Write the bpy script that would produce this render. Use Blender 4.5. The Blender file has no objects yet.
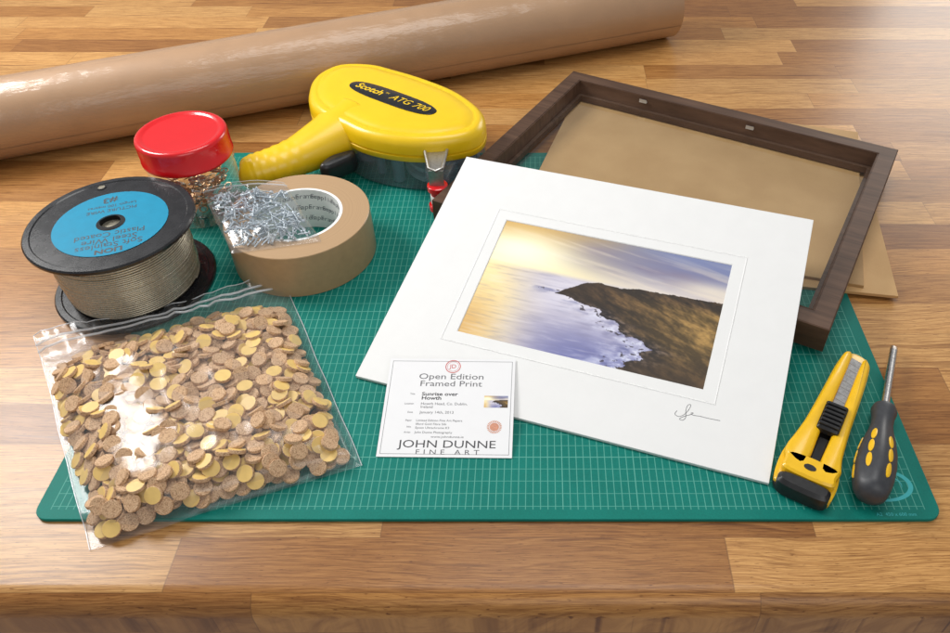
import bpy, math, random
import numpy as np
from mathutils import Vector, Matrix, noise
random.seed(7); rng=np.random.default_rng(11)
S=0.01
scene=bpy.context.scene
COL=scene.collection
R=math.radians

# ------------------------------------------------------------ materials
def newmat(name):
    m=bpy.data.materials.new(name); m.use_nodes=True
    nt=m.node_tree; b=nt.nodes['Principled BSDF']
    return m,nt,b
def mathn(nt,op,a,b=None,c=None):
    n=nt.nodes.new('ShaderNodeMath'); n.operation=op
    for i,v in enumerate((a,b,c)):
        if v is None: continue
        if isinstance(v,(int,float)): n.inputs[i].default_value=v
        else: nt.links.new(v,n.inputs[i])
    return n.outputs[0]
def objcm(nt,scale=(100,100,100)):
    tc=nt.nodes.new('ShaderNodeTexCoord'); mp=nt.nodes.new('ShaderNodeMapping')
    mp.inputs['Scale'].default_value=scale
    nt.links.new(tc.outputs['Object'],mp.inputs['Vector']); return mp.outputs[0]
def noisen(nt,vec,scale,detail=4,rough=.5):
    n=nt.nodes.new('ShaderNodeTexNoise'); n.inputs['Scale'].default_value=scale
    n.inputs['Detail'].default_value=detail; n.inputs['Roughness'].default_value=rough
    nt.links.new(vec,n.inputs['Vector']); return n.outputs['Fac']
def ramp(nt,fac,stops,interp='LINEAR'):
    n=nt.nodes.new('ShaderNodeValToRGB'); n.color_ramp.interpolation=interp
    el=n.color_ramp.elements
    while len(el)<len(stops): el.new(.5)
    for e,(p,c) in zip(el,stops):
        e.position=p; e.color=(*c,1)
    nt.links.new(fac,n.inputs[0]); return n.outputs['Color']
def mixc(nt,fac,a,b,mode='MIX'):
    n=nt.nodes.new('ShaderNodeMix'); n.data_type='RGBA'; n.blend_type=mode
    for i,v in ((0,fac),(6,a),(7,b)):
        if isinstance(v,(int,float)): n.inputs[i].default_value=v
        elif isinstance(v,tuple): n.inputs[i].default_value=(*v,1)
        else: nt.links.new(v,n.inputs[i])
    return n.outputs[2]
def bump(nt,b,h,strength=.2,dist=.001,sock='Normal'):
    n=nt.nodes.new('ShaderNodeBump'); n.inputs['Strength'].default_value=strength
    n.inputs['Distance'].default_value=dist
    nt.links.new(h,n.inputs['Height']); nt.links.new(n.outputs[0],b.inputs[sock])
def simple(name,col,rough=.5,metal=0,var=.12,scale=3.,bmp=0,coat=0,spec=.5):
    m,nt,b=newmat(name)
    v=objcm(nt); f=noisen(nt,v,scale,5,.6)
    c1=tuple(max(0,x*(1-var)) for x in col); c2=tuple(min(1,x*(1+var)) for x in col)
    nt.links.new(ramp(nt,f,[(.3,c1),(.7,c2)]),b.inputs['Base Color'])
    r=mathn(nt,'MULTIPLY_ADD',f,.16,max(0.02,rough-.08)); nt.links.new(r,b.inputs['Roughness'])
    b.inputs['Metallic'].default_value=metal
    b.inputs['Coat Weight'].default_value=coat
    b.inputs['Specular IOR Level'].default_value=spec
    if bmp: bump(nt,b,noisen(nt,v,scale*8,3),bmp,.0005)
    return m

def wood_mat():
    m,nt,b=newmat('butcher_block_wood')
    vec=objcm(nt)
    sp=nt.nodes.new('ShaderNodeSeparateXYZ'); nt.links.new(vec,sp.inputs[0])
    x,y,z=sp.outputs
    W=3.75
    yy=mathn(nt,'DIVIDE',mathn(nt,'ADD',y,4.9+37.5),W)
    yy=mathn(nt,'ADD',yy,mathn(nt,'MULTIPLY',mathn(nt,'MINIMUM',mathn(nt,'ADD',z,.9),0.),.3))
    row=mathn(nt,'FLOOR',yy)
    wn=nt.nodes.new('ShaderNodeTexWhiteNoise'); wn.noise_dimensions='1D'
    nt.links.new(row,wn.inputs['W'])
    Lr=mathn(nt,'MULTIPLY_ADD',wn.outputs['Value'],22,20)
    xo=mathn(nt,'MULTIPLY_ADD',wn.outputs['Value'],517,x)
    xx=mathn(nt,'DIVIDE',mathn(nt,'ADD',xo,1000),Lr)
    cell=mathn(nt,'FLOOR',xx)
    cid=nt.nodes.new('ShaderNodeCombineXYZ'); nt.links.new(row,cid.inputs[0]); nt.links.new(cell,cid.inputs[1])
    w2=nt.nodes.new('ShaderNodeTexWhiteNoise'); w2.noise_dimensions='3D'; nt.links.new(cid.outputs[0],w2.inputs['Vector'])
    rnd=w2.outputs['Value']
    base=ramp(nt,rnd,[(0,(.24,.098,.025)),(.16,(.45,.215,.060)),(.32,(.60,.335,.12)),(.48,(.30,.128,.033)),(.64,(.62,.365,.140)),(.8,(.45,.215,.060)),(.92,(.27,.115,.032)),(1,(.50,.265,.085))])
    gv=nt.nodes.new('ShaderNodeCombineXYZ')
    wob=noisen(nt,vec,.07,2)
    nt.links.new(mathn(nt,'MULTIPLY',x,.07),gv.inputs[0])
    nt.links.new(mathn(nt,'ADD',mathn(nt,'MULTIPLY',y,2.1),mathn(nt,'MULTIPLY',wob,5)),gv.inputs[1])
    nt.links.new(mathn(nt,'MULTIPLY',rnd,60),gv.inputs[2])
    g1=noisen(nt,gv.outputs[0],1.0,6,.6)
    gv2=nt.nodes.new('ShaderNodeCombineXYZ')
    nt.links.new(mathn(nt,'MULTIPLY',x,.35),gv2.inputs[0]); nt.links.new(mathn(nt,'MULTIPLY',y,12),gv2.inputs[1]); nt.links.new(mathn(nt,'MULTIPLY',rnd,30),gv2.inputs[2])
    g2=noisen(nt,gv2.outputs[0],1.,4,.7)
    c=mixc(nt,1.0,base,ramp(nt,g1,[(.28,(.44,.34,.26)),(.38,(.74,.66,.57)),(.45,(1.08,1.08,1.08)),(.52,(.76,.68,.58)),(.58,(1.08,1.08,1.06)),(.66,(.66,.57,.47)),(.74,(1.04,1.03,1.0))]),'MULTIPLY')
    c=mixc(nt,1.0,c,ramp(nt,g2,[(.37,(.68,.60,.50)),(.53,(1.08,1.08,1.08))]),'MULTIPLY')
    gv3=nt.nodes.new('ShaderNodeCombineXYZ')
    nt.links.new(mathn(nt,'MULTIPLY',x,1.6),gv3.inputs[0]); nt.links.new(mathn(nt,'MULTIPLY',y,14),gv3.inputs[1]); nt.links.new(mathn(nt,'MULTIPLY',rnd,90),gv3.inputs[2])
    g3=noisen(nt,gv3.outputs[0],1.,2,.5)
    c=mixc(nt,1.0,c,ramp(nt,g3,[(.27,(.45,.35,.26)),(.35,(1,1,1))]),'MULTIPLY')
    def edge(v,w):
        f=mathn(nt,'FRACT',v); d=mathn(nt,'MINIMUM',f,mathn(nt,'SUBTRACT',1.,f)); return mathn(nt,'LESS_THAN',d,w)
    seam=mathn(nt,'MAXIMUM',edge(yy,.008),edge(xx,.0014))
    c=mixc(nt,mathn(nt,'MULTIPLY',seam,.45),c,(.14,.06,.02))
    nt.links.new(c,b.inputs['Base Color'])
    nt.links.new(mathn(nt,'MULTIPLY_ADD',g1,.1,.30),b.inputs['Roughness'])
    b.inputs['Specular IOR Level'].default_value=.36
    b.inputs['Coat Weight'].default_value=.1; b.inputs['Coat Roughness'].default_value=.2
    bump(nt,b,g2,.05,.0003)
    return m

def mat_mat():
    m,nt,b=newmat('cutting_mat_vinyl')
    vec=objcm(nt); sp=nt.nodes.new('ShaderNodeSeparateXYZ'); nt.links.new(vec,sp.inputs[0]); x,y,z=sp.outputs
    def line(v,period,w):
        f=mathn(nt,'FRACT',mathn(nt,'ADD',mathn(nt,'DIVIDE',v,period),100.5))
        d=mathn(nt,'ABSOLUTE',mathn(nt,'SUBTRACT',f,.5)); return mathn(nt,'LESS_THAN',d,w/period)
    yo=mathn(nt,'SUBTRACT',y,22.5)
    g=mathn(nt,'MAXIMUM',line(x,1,.022),line(y,1,.022))
    g5=mathn(nt,'MAXIMUM',line(x,5,.032),line(y,5,.032))
    ins=mathn(nt,'MULTIPLY',mathn(nt,'LESS_THAN',mathn(nt,'ABSOLUTE',x),29.04),mathn(nt,'LESS_THAN',mathn(nt,'ABSOLUTE',yo),21.54))
    tick=mathn(nt,'MULTIPLY',line(x,.5,.03),mathn(nt,'MULTIPLY',mathn(nt,'LESS_THAN',mathn(nt,'ABSOLUTE',x),29.04),mathn(nt,'LESS_THAN',mathn(nt,'ABSOLUTE',yo),21.75)))
    n=noisen(nt,vec,.25,4); nf=noisen(nt,vec,9,3)
    base=ramp(nt,n,[(.3,(.0,.155,.122)),(.7,(.001,.19,.152))])
    base=mixc(nt,.25,base,ramp(nt,nf,[(.3,(.0,.12,.095)),(.7,(.004,.235,.185))]))
    fac=mathn(nt,'MULTIPLY',mathn(nt,'MAXIMUM',mathn(nt,'MULTIPLY',g,.42),mathn(nt,'MULTIPLY',g5,.5)),ins)
    fac=mathn(nt,'MAXIMUM',fac,mathn(nt,'MULTIPLY',tick,.4))
    c=mixc(nt,fac,base,(.20,.56,.46))
    nt.links.new(c,b.inputs['Base Color']); nt.links.new(mathn(nt,'MULTIPLY_ADD',nf,.12,.5),b.inputs['Roughness'])
    b.inputs['Specular IOR Level'].default_value=.2
    bump(nt,b,noisen(nt,vec,25,2),.12,.0003)
    return m

def film_mat(name,refl=1.0,haze=.05,rough=.06,tint=(.97,.975,.98),bscale=1.2,bs=.35):
    m=bpy.data.materials.new(name); m.use_nodes=True; nt=m.node_tree; nt.nodes.clear()
    out=nt.nodes.new('ShaderNodeOutputMaterial')
    tr=nt.nodes.new('ShaderNodeBsdfTransparent'); tr.inputs[0].default_value=(*tint,1)
    gl=nt.nodes.new('ShaderNodeBsdfGlossy'); gl.inputs['Roughness'].default_value=rough; gl.inputs[0].default_value=(1,1,1,1)
    df=nt.nodes.new('ShaderNodeBsdfDiffuse'); df.inputs[0].default_value=(.85,.87,.9,1)
    fr=nt.nodes.new('ShaderNodeFresnel')
    geo=nt.nodes.new('ShaderNodeNewGeometry')
    nt.links.new(mathn(nt,'SUBTRACT',1.5,mathn(nt,'MULTIPLY',geo.outputs['Backfacing'],1.5-1/1.5)),fr.inputs[0])
    vec=objcm(nt); h=noisen(nt,vec,bscale,3,.5)
    bp=nt.nodes.new('ShaderNodeBump'); bp.inputs['Strength'].default_value=bs; bp.inputs['Distance'].default_value=.004
    nt.links.new(h,bp.inputs['Height']); nt.links.new(bp.outputs[0],gl.inputs['Normal'])
    m1=nt.nodes.new('ShaderNodeMixShader'); m1.inputs[0].default_value=haze
    nt.links.new(tr.outputs[0],m1.inputs[1]); nt.links.new(df.outputs[0],m1.inputs[2])
    m2=nt.nodes.new('ShaderNodeMixShader'); nt.links.new(mathn(nt,'MINIMUM',mathn(nt,'MULTIPLY',fr.outputs[0],refl),.9),m2.inputs[0])
    nt.links.new(m1.outputs[0],m2.inputs[1]); nt.links.new(gl.outputs[0],m2.inputs[2])
    nt.links.new(m2.outputs[0],out.inputs[0]); return m

def vcol_mat():
    m,nt,b=newmat('printed_photograph')
    a=nt.nodes.new('ShaderNodeVertexColor'); a.layer_name='Col'
    nt.links.new(a.outputs[0],b.inputs['Base Color']); b.inputs['Roughness'].default_value=.5
    b.inputs['Specular IOR Level'].default_value=.3
    return m

WOOD=wood_mat(); MATM=mat_mat()
FILM=film_mat('polythene_film',.85,.03,.2,bscale=.35,bs=.12)
FILM2=film_mat('thin_polythene_film',.9,.03,.15,bscale=.9,bs=.3)
ZIP=film_mat('zip_plastic',1.2,.36,.25)
CLEAR=film_mat('clear_plastic',1.2,.03,.04,(.96,.97,.97),.3,.05)
SMOKE=film_mat('smoky_clear_plastic',1.3,.08,.08,(.80,.87,.92),.3,.05)
GLASS=film_mat('picture_glass',1.0,.008,.04,(.97,.985,.97),.1,.02)
def kraft(name,col,rough=.4):
    m,nt,b=newmat(name); vec=objcm(nt)
    f=noisen(nt,vec,.35,4,.5)
    nt.links.new(ramp(nt,f,[(.3,tuple(c*.95 for c in col)),(.7,tuple(min(1,c*1.05) for c in col))]),b.inputs['Base Color'])
    b.inputs['Roughness'].default_value=rough
    b.inputs['Coat Weight'].default_value=.75; b.inputs['Coat Roughness'].default_value=.14
    wv=noisen(nt,objcm(nt,(24,100,100)),.6,5,.6)
    h=mathn(nt,'MULTIPLY_ADD',noisen(nt,vec,.25,2),.8,wv)
    bump(nt,b,h,.5,.005,'Coat Normal')
    return m
KRAFT=kraft('brown_kraft_paper',(.42,.25,.135),.5)
def tape_side():
    m,nt,b=newmat('paper_tape_edge'); vec=objcm(nt)
    sp=nt.nodes.new('ShaderNodeSeparateXYZ'); nt.links.new(vec,sp.inputs[0])
    r=mathn(nt,'SQRT',mathn(nt,'ADD',mathn(nt,'POWER',sp.outputs[0],2.),mathn(nt,'POWER',sp.outputs[1],2.)))
    cv=nt.nodes.new('ShaderNodeCombineXYZ'); nt.links.new(r,cv.inputs[0])
    f=noisen(nt,cv.outputs[0],14,3,.7)
    nt.links.new(ramp(nt,f,[(.3,(.36,.22,.11)),(.7,(.50,.33,.18))]),b.inputs['Base Color']); b.inputs['Roughness'].default_value=.6
    return m
TAPEEDGE=tape_side()
TAPE=simple('paper_tape_face',(.43,.275,.14),.38,0,.06,1.5,coat=.2)
CORE=simple('white_card_core',(.86,.85,.82),.6,0,.03)
YEL=simple('yellow_plastic',(.86,.56,.006),.33,0,.03,.6,bmp=.03,coat=.15)
YEL2=simple('yellow_knife_plastic',(.86,.50,.008),.33,0,.05,1,bmp=.03,coat=.2)
BLK=simple('black_plastic',(.012,.012,.013),.38,0,.3,2)
BLKM=simple('matt_black_plastic',(.008,.008,.009),.6,0,.3,2,spec=.2)
BLKG=simple('glossy_black_plastic',(.009,.009,.011),.27,0,.3,.8,coat=.2)
BLUE=simple('blue_paper_label',(.004,.24,.40),.5,0,.06,1,spec=.2)
RED=simple('red_plastic',(.68,.006,.010),.22,0,.03,.4,coat=.4)
STEEL=simple('bright_steel',(.62,.61,.6),.28,1,.1,4)
STEELD=simple('brushed_steel',(.46,.45,.43),.36,.9,.15,4)
ZINC=simple('zinc_plated_steel',(.54,.60,.65),.38,.5,.15,5)
TIN=simple('pale_metal_tab',(.50,.49,.47),.35,.6,.1,3)
BRASS=simple('brass_plated_steel',(.72,.46,.26),.32,.8,.25,5)
WIREM=simple('plastic_coated_wire',(.45,.41,.32),.26,.65,.1,3)
WHITE=simple('white_mount_board',(.80,.80,.79),.65,0,.015,.6,bmp=.08)
WHITEE=simple('mount_board_core',(.76,.76,.74),.7,0,.03)
PAPER=simple('white_certificate_paper',(.80,.80,.81),.5,0,.015,.6)
INK=simple('black_ink',(.03,.03,.035),.5,0,.1)
GREYINK=simple('grey_ink',(.11,.11,.12),.5,0,.1)
PALEINK=simple('pale_grey_ink',(.20,.205,.22),.5,0,.1)
REDINK=simple('red_ink',(.55,.05,.04),.5,0,.1)
ORANGEINK=simple('orange_ink',(.60,.26,.16),.5,0,.2,8)
def framewood():
    m,nt,b=newmat('dark_brown_frame_wood')
    f=noisen(nt,objcm(nt,(12,160,60)),1.0,6,.65)
    nt.links.new(ramp(nt,f,[(.3,(.052,.026,.015)),(.55,(.095,.050,.030)),(.75,(.13,.072,.045))]),b.inputs['Base Color'])
    b.inputs['Roughness'].default_value=.52; b.inputs['Specular IOR Level'].default_value=.35; bump(nt,b,f,.2,.0004); return m
FRAMEW=framewood()
def mdf(name,k):
    m,nt,b=newmat(name); vec=objcm(nt)
    f=noisen(nt,vec,14,4,.7); g=noisen(nt,vec,.25,3)
    q=lambda *c: tuple(min(1,x*k) for x in c)
    c=mixc(nt,.6,ramp(nt,f,[(.3,q(.42,.25,.105)),(.7,q(.58,.37,.175))]),ramp(nt,g,[(.35,q(.46,.27,.11)),(.65,q(.54,.335,.15))]))
    nt.links.new(c,b.inputs['Base Color']); b.inputs['Roughness'].default_value=.6; b.inputs['Specular IOR Level'].default_value=.3; return m
MDF=mdf('hardboard',.88); MDF2=mdf('pale_hardboard',1.15)
def cork():
    m,nt,b=newmat('cork_agglomerate'); vec=objcm(nt)
    v=nt.nodes.new('ShaderNodeTexVoronoi'); v.inputs['Scale'].default_value=18; nt.links.new(vec,v.inputs['Vector'])
    s=nt.nodes.new('ShaderNodeSeparateColor'); nt.links.new(v.outputs['Color'],s.inputs[0])
    c=ramp(nt,s.outputs[0],[(0,(.28,.15,.075)),(.2,(.48,.29,.16)),(.6,(.60,.385,.22)),(1,(.72,.50,.31))])
    nt.links.new(c,b.inputs['Base Color']); b.inputs['Roughness'].default_value=.8; bump(nt,b,s.outputs[0],.2,.0003); return m
CORK=cork()
BACKING=simple('yellow_backing_paper',(.76,.52,.17),.45,0,.06,2)
RUBBER=simple('dark_grey_grip_rubber',(.042,.044,.050),.42,0,.15,3,bmp=.05)
TAPEROLL=simple('white_transfer_tape',(.30,.34,.37),.5,0,.1)
REELG=simple('grey_blue_reel',(.10,.14,.17),.4,0,.1)
SMUDGE=simple('teal_print',(.03,.40,.42),.45,0,.05)

# ------------------------------------------------------------ mesh helpers
class MB:
    def __init__(s): s.v=[];s.f=[];s.m=[]
    def add(s,v,f,mi=0,M=None):
        o=len(s.v)
        if M is not None: v=[tuple(M@Vector(p)) for p in v]
        s.v+= [tuple(p) for p in v]; s.f+=[tuple(i+o for i in q) for q in f]; s.m+=[mi]*len(f); return s
def finish(name,mb,mats,parent=None,smooth=True,sharp=35,loc=(0,0,0),rot=(0,0,0)):
    me=bpy.data.meshes.new(name)
    me.from_pydata([(a*S,b*S,c*S) for a,b,c in mb.v],[],mb.f)
    if not isinstance(mats,(list,tuple)): mats=[mats]
    for m in mats: me.materials.append(m)
    me.polygons.foreach_set('material_index',mb.m)
    me.polygons.foreach_set('use_smooth',[smooth]*len(me.polygons))
    me.update()
    if smooth and sharp: me.set_sharp_from_angle(angle=R(sharp))
    ob=bpy.data.objects.new(name,me); COL.objects.link(ob)
    ob.location=tuple(c*S for c in loc); ob.rotation_euler=rot
    if parent: ob.parent=parent
    return ob
def tag(o,label,cat,group=None):
    o['label']=label;o['category']=cat
    if group:o['group']=group
    return o
def thing(name,label,cat,loc=(0,0,0),rot=(0,0,0),group=None):
    e=bpy.data.objects.new(name,None); e.empty_display_size=.01; COL.objects.link(e)
    e.location=tuple(c*S for c in loc); e.rotation_euler=rot
    return tag(e,label,cat,group)
def loft(rings,cap0=True,cap1=True,closed=True):
    n=len(rings[0]); v=[p for r in rings for p in r]; f=[]
    for k in range(len(rings)-1):
        for i in range(n if closed else n-1):
            j=(i+1)%n; f.append((k*n+i,k*n+j,(k+1)*n+j,(k+1)*n+i))
    if cap0: f.append(tuple(range(n-1,-1,-1)))
    if cap1: f.append(tuple((len(rings)-1)*n+i for i in range(n)))
    return v,f
def lathe(prof,n=64,cap0=True,cap1=True):
    rings=[[(r*math.cos(2*math.pi*i/n),r*math.sin(2*math.pi*i/n),z) for i in range(n)] for r,z in prof]
    return loft(rings,cap0,cap1)
def ringlathe(prof,n=64):
    rings=[[(r*math.cos(2*math.pi*i/n),r*math.sin(2*math.pi*i/n),z) for i in range(n)] for r,z in prof+[prof[0]]]
    return loft(rings,False,False)
def catmull(pts,k=5):
    out=[]
    for i in range(len(pts)-1):
        p0,p1,p2,p3=[Vector(pts[max(0,min(len(pts)-1,i+j))]) for j in (-1,0,1,2)]
        for a in range(k):
            t=a/k; out.append(.5*((2*p1)+(p2-p0)*t+(2*p0-5*p1+4*p2-p3)*t*t+(3*p1-p0-3*p2+p3)*t**3))
    out.append(Vector(pts[-1])); return out
def smoothpoly(pts,k=5):
    out=[];n=len(pts)
    for i in range(n):
        p0,p1,p2,p3=[Vector(pts[(i+j)%n]) for j in (-1,0,1,2)]
        for a in range(k):
            t=a/k
            out.append(tuple(.5*((2*p1)+(p2-p0)*t+(2*p0-5*p1+4*p2-p3)*t*t+(3*p1-p0-3*p2+p3)*t**3)))
    return out
def area(p): return .5*sum(p[i][0]*p[(i+1)%len(p)][1]-p[(i+1)%len(p)][0]*p[i][1] for i in range(len(p)))
def inset(p,d):
    if area(p)<0: p=p[::-1]
    out=[];n=len(p)
    for i in range(n):
        a=Vector(p[i-1][:2]);b=Vector(p[i][:2]);c=Vector(p[(i+1)%n][:2])
        e1=(b-a).normalized();e2=(c-b).normalized()
        n1=Vector((-e1.y,e1.x));n2=Vector((-e2.y,e2.x)); nn=(n1+n2)
        if nn.length<1e-6: nn=n1
        nn.normalize(); k=1/max(.5,nn.dot(n1))
        out.append((b.x+nn.x*d*k,b.y+nn.y*d*k))
    return out
def prism(poly,levels):
    if area(poly)<0: poly=poly[::-1]
    rings=[[(x,y,z) for x,y in (inset(poly,d) if d else [q[:2] for q in poly])] for d,z in levels]
    return loft(rings)
def rrect(x0,y0,x1,y1,r,k=5):
    o=[]
    for cx,cy,a in ((x1-r,y1-r,0),(x0+r,y1-r,90),(x0+r,y0+r,180),(x1-r,y0+r,270)):
        for i in range(k+1):
            t=R(a+90*i/k); o.append((cx+r*math.cos(t),cy+r*math.sin(t)))
    return o
def rbox(x0,y0,z0,x1,y1,z1,b=.05,r=None):
    return prism(rrect(x0,y0,x1,y1,r if r else b*1.5,3),[(b,z0),(0,z0+b),(0,z1-b),(b,z1)])
def sweep(pts,rad,n=8,cap=True,flat=1.0):
    pts=[Vector(p) for p in pts]; rings=[]
    up=Vector((0,0,1))
    for i,p in enumerate(pts):
        t=(pts[min(i+1,len(pts)-1)]-pts[max(i-1,0)]).normalized()
        u=up if abs(t.dot(up))<.95 else Vector((0,1,0))
        a=t.cross(u).normalized(); b=a.cross(t).normalized()
        r=rad[i] if isinstance(rad,(list,tuple)) else rad
        fl=flat[i] if isinstance(flat,(list,tuple)) else flat
        rings.append([tuple(p+a*r*math.cos(2*math.pi*k/n)+b*r*fl*math.sin(2*math.pi*k/n)) for k in range(n)])
    return loft(rings,cap,cap)
def text(name,s,size,mat,parent,loc,rot=0,align='CENTER',thick=.004,shear=0,bold=0,sx=1.,spacing=1.):
    cu=bpy.data.curves.new(name,'FONT'); cu.body=s; cu.size=size*S; cu.align_x=align; cu.align_y='CENTER'
    cu.extrude=thick*S; cu.shear=shear; cu.offset=bold*S; cu.resolution_u=3; cu.space_character=spacing
    t=bpy.data.objects.new(name,cu); COL.objects.link(t)
    bpy.context.view_layer.update()
    me=bpy.data.meshes.new_from_object(t.evaluated_get(bpy.context.evaluated_depsgraph_get()))
    bpy.data.objects.remove(t); bpy.data.curves.remove(cu)
    me.materials.clear(); me.materials.append(mat); me.name=name
    ob=bpy.data.objects.new(name,me); COL.objects.link(ob); ob.parent=parent
    ob.location=tuple(c*S for c in loc); ob.rotation_euler=(0,0,rot); ob.scale=(sx,1,1)
    return ob

# ------------------------------------------------------------ setting: worktop
mb=MB()
prof=[(260,0),(-4.4,0)]
for i in range(9):
    a=R(90*i/8); prof.append((-4.4-1.5*math.sin(a),-1.5+1.5*math.cos(a)))
prof+=[(-5.9,-7.2),(260,-7.2)]
v,f=loft([[( x,y,z) for y,z in prof] for x in (-220,220)],True,True); mb.add(v,f)
wt=finish('worktop',mb,WOOD,sharp=30); wt['kind']='structure'

# ------------------------------------------------------------ cutting mat
mb=MB(); v,f=prism(rrect(-30,0,30,45,1.0,6),[(.03,0),(0,.04),(0,.26),(.04,.3)]); mb.add(v,f)
cm=finish('cutting_mat',mb,MATM,sharp=20)
tag(cm,'green self-healing cutting mat with a printed centimetre grid on the worktop','cutting mat')
text('printed_lettering','A2  450 x 600 mm',.35,SMUDGE,cm,(27.0,.38,.3),0,thick=.003)
mb=MB()
for (rx,ry,t0,t1,w0) in ((2.1,1.25,-150,160,.16),(1.5,.85,-20,230,.10)):
    rg=[]
    for k in range(41):
        a=R(t0+(t1-t0)*k/40); ww=w0*math.sin(math.pi*(k+.5)/41)
        rg.append([(rx*math.cos(a)-ww*math.cos(a)*q,ry*math.sin(a)-ww*math.sin(a)*q,0) for q in (-1,1)])
    v,f=loft(rg,False,False,False); mb.add(v,[q[::-1] for q in f])
finish('printed_logo',mb,SMUDGE,cm,loc=(26.6,2.7,.303),smooth=False)
text('printed_lettering','ink',.9,SMUDGE,cm,(26.6,2.7,.303),0,thick=.003)

# ------------------------------------------------------------ kraft tube
p0=Vector((-84,32.9,0)); p1=Vector((20.3,75.6,0)); d=(p1-p0); Ln=d.length; ang=math.atan2(d.y,d.x)
tube=thing('kraft_paper_roll','long glossy roll of brown kraft paper lying on the wooden worktop','paper roll',(p0.x,p0.y,0),(0,0,ang))
r0,r1=3.85,4.55
mb=MB(); n=72; rings=[]
for k in range(61):
    t=k/60; rr=r0+(r1-r0)*t
    ring=[]
    for i in range(n):
        a=2*math.pi*i/n; w=1+.008*noise.noise(Vector((t*14,math.cos(a)*1.2,math.sin(a)*1.2)))
        ring.append((t*Ln,rr*w*math.cos(a),rr+rr*w*math.sin(a)))
    rings.append(ring)
v,f=loft(rings,False,False); mb.add(v,f)
rings2=[[(Ln,(r1*s)*math.cos(2*math.pi*i/n),r1+(r1*s)*math.sin(2*math.pi*i/n)) for i in range(n)] for s in (1,.8,.62)]
v,f=loft(rings2,False,False); mb.add(v,f)
rings3=[[(x,(r1*.62)*math.cos(2*math.pi*i/n),r1+(r1*.62)*math.sin(2*math.pi*i/n)) for i in range(n)] for x in (Ln,Ln-12)]
v,f=loft(rings3,False,True); mb.add(v,f)
finish('rolled_paper',mb,KRAFT,tube)
mb=MB(); ring=[]
for k in range(41):
    t=k/40; rr=r0+(r1-r0)*t; z0=rr
    ring.append([(t*Ln,rr*1.014*math.cos(a),z0+rr*1.014*math.sin(a)) for a in [R(200+4*q+ (2*math.sin(t*7))) for q in range(9)]])
v,f=loft(ring,False,False,False); mb.add(v,f); finish('loose_paper_edge',mb,KRAFT,tube)

# ------------------------------------------------------------ wire spool
sp=thing('wire_spool','black reel of plastic coated steel wire with round blue label','wire reel',(-31.7,23.7,.3))
def flange(z,R0=6.6):
    m=MB(); n=96
    outer=[(1.0,z),(R0-.25,z),(R0,z+.12),(R0,z+.33),(R0-.12,z+.45),(R0-.55,z+.45),(R0-.65,z+.38),(1.0,z+.38)]
    v,f=ringlathe(outer,n); m.add(v,f); return m
finish('flange',flange(0),BLKG,sp); top=finish('flange',flange(6.25),BLKG,sp)
mb=MB(); v,f=ringlathe([(.30,0),(.42,0),(.42,.05),(.30,.05)],24); mb.add(v,f); 
finish('eyelet',mb,BLKG,top,loc=(-2.7,4.9,6.63)); 
mb=MB(); v,f=lathe([(.30,0),(.30,.012)],24); mb.add(v,f); finish('eyelet_hole',mb,WIREM,top,loc=(-2.7,4.9,6.625))
mb=MB(); v,f=ringlathe([(.8,.3),(1.15,.3),(1.15,6.66),(.8,6.66)],40); mb.add(v,f); v,f=lathe([(.8,.5),(.8,3.0)],40); mb.add(v,f); finish('hub',mb,BLKM,sp)
mb=MB(); nz=30
v,f=lathe([(5.15,.42),(5.32,3.3),(5.15,6.23)],60,True,True); mb.add(v,f)
pts=[]; per=56
for i in range(nz*per+1):
    t=i/(nz*per); a=2*math.pi*i/per
    r=5.22+.17*math.sin(t*math.pi)+.05*noise.noise(Vector((i/per*2.3,0,0)))
    z=.57+t*5.54+.08*math.sin(a+i/per*.3)
    pts.append((r*math.cos(a),r*math.sin(a),z))
v,f=sweep(pts,.108,6); mb.add(v,f)
finish('wound_wire',mb,WIREM,sp,sharp=0)
lab=MB(); v,f=ringlathe([(1.0,0),(4.45,0),(4.45,.02),(1.0,.02)],80); lab.add(v,f)
lab=finish('paper_label',lab,BLUE,sp,loc=(.15,-.2,6.65))
rt=R(199)
def onl(s,x,y,size,**k):
    c,sn=math.cos(rt),math.sin(rt)
    text('printed_lettering',s,size,INK,lab,(x*c-y*sn,x*sn+y*c,.024),rt,thick=.003,**k)
onl('LION',0,3.82,.78,bold=.03,sx=1.15); onl('Soft Stainless',0,3.08,.94,sx=1.02); onl('Steel Wire',0,2.36,.96)
onl('Plastic Coated',0,1.60,.92,sx=1.0); onl('#3',.2,-3.4,1.1,bold=.02)
onl('PICTURE WIRE',0,-1.85,.6); onl('Length 100 metres',0,-2.5,.5)
mb=MB(); v,f=ringlathe([(1.0,0),(1.12,0),(1.12,.01),(1.0,.01)],40); mb.add(v,f); finish('label_ring',mb,BLKM,lab,loc=(0,0,.022))

# ------------------------------------------------------------ jar
JX,JY=-29.2,35.0
jar=thing('plastic_jar','clear plastic jar with red screw lid holding brass hangers','jar',(JX,JY,.3))
mb=MB(); prof=[(0.01,.02),(3.2,.02),(3.75,.2),(3.9,.7),(3.9,6.0),(3.6,6.4),(3.6,6.9)]
v,f=lathe(prof,64,True,False); mb.add(v,f)
finish('jar_body',mb,CLEAR,jar)
mb=MB(); n=120; rings=[]
for r,z in [(3.9,5.95),(4.02,5.95),(4.08,6.02),(4.08,6.25),(4.03,6.3),(4.05,8.0),(3.97,8.25),(3.8,8.35),(3.5,8.35),(3.35,8.22),(3.15,8.2),(.01,8.27)]:
    rings.append([(r*math.cos(2*math.pi*i/n),r*math.sin(2*math.pi*i/n),z) for i in range(n)])
v,f=loft(rings,True,True); mb.add(v,f); lid=finish('screw_lid',mb,RED,jar,sharp=50)
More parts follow.
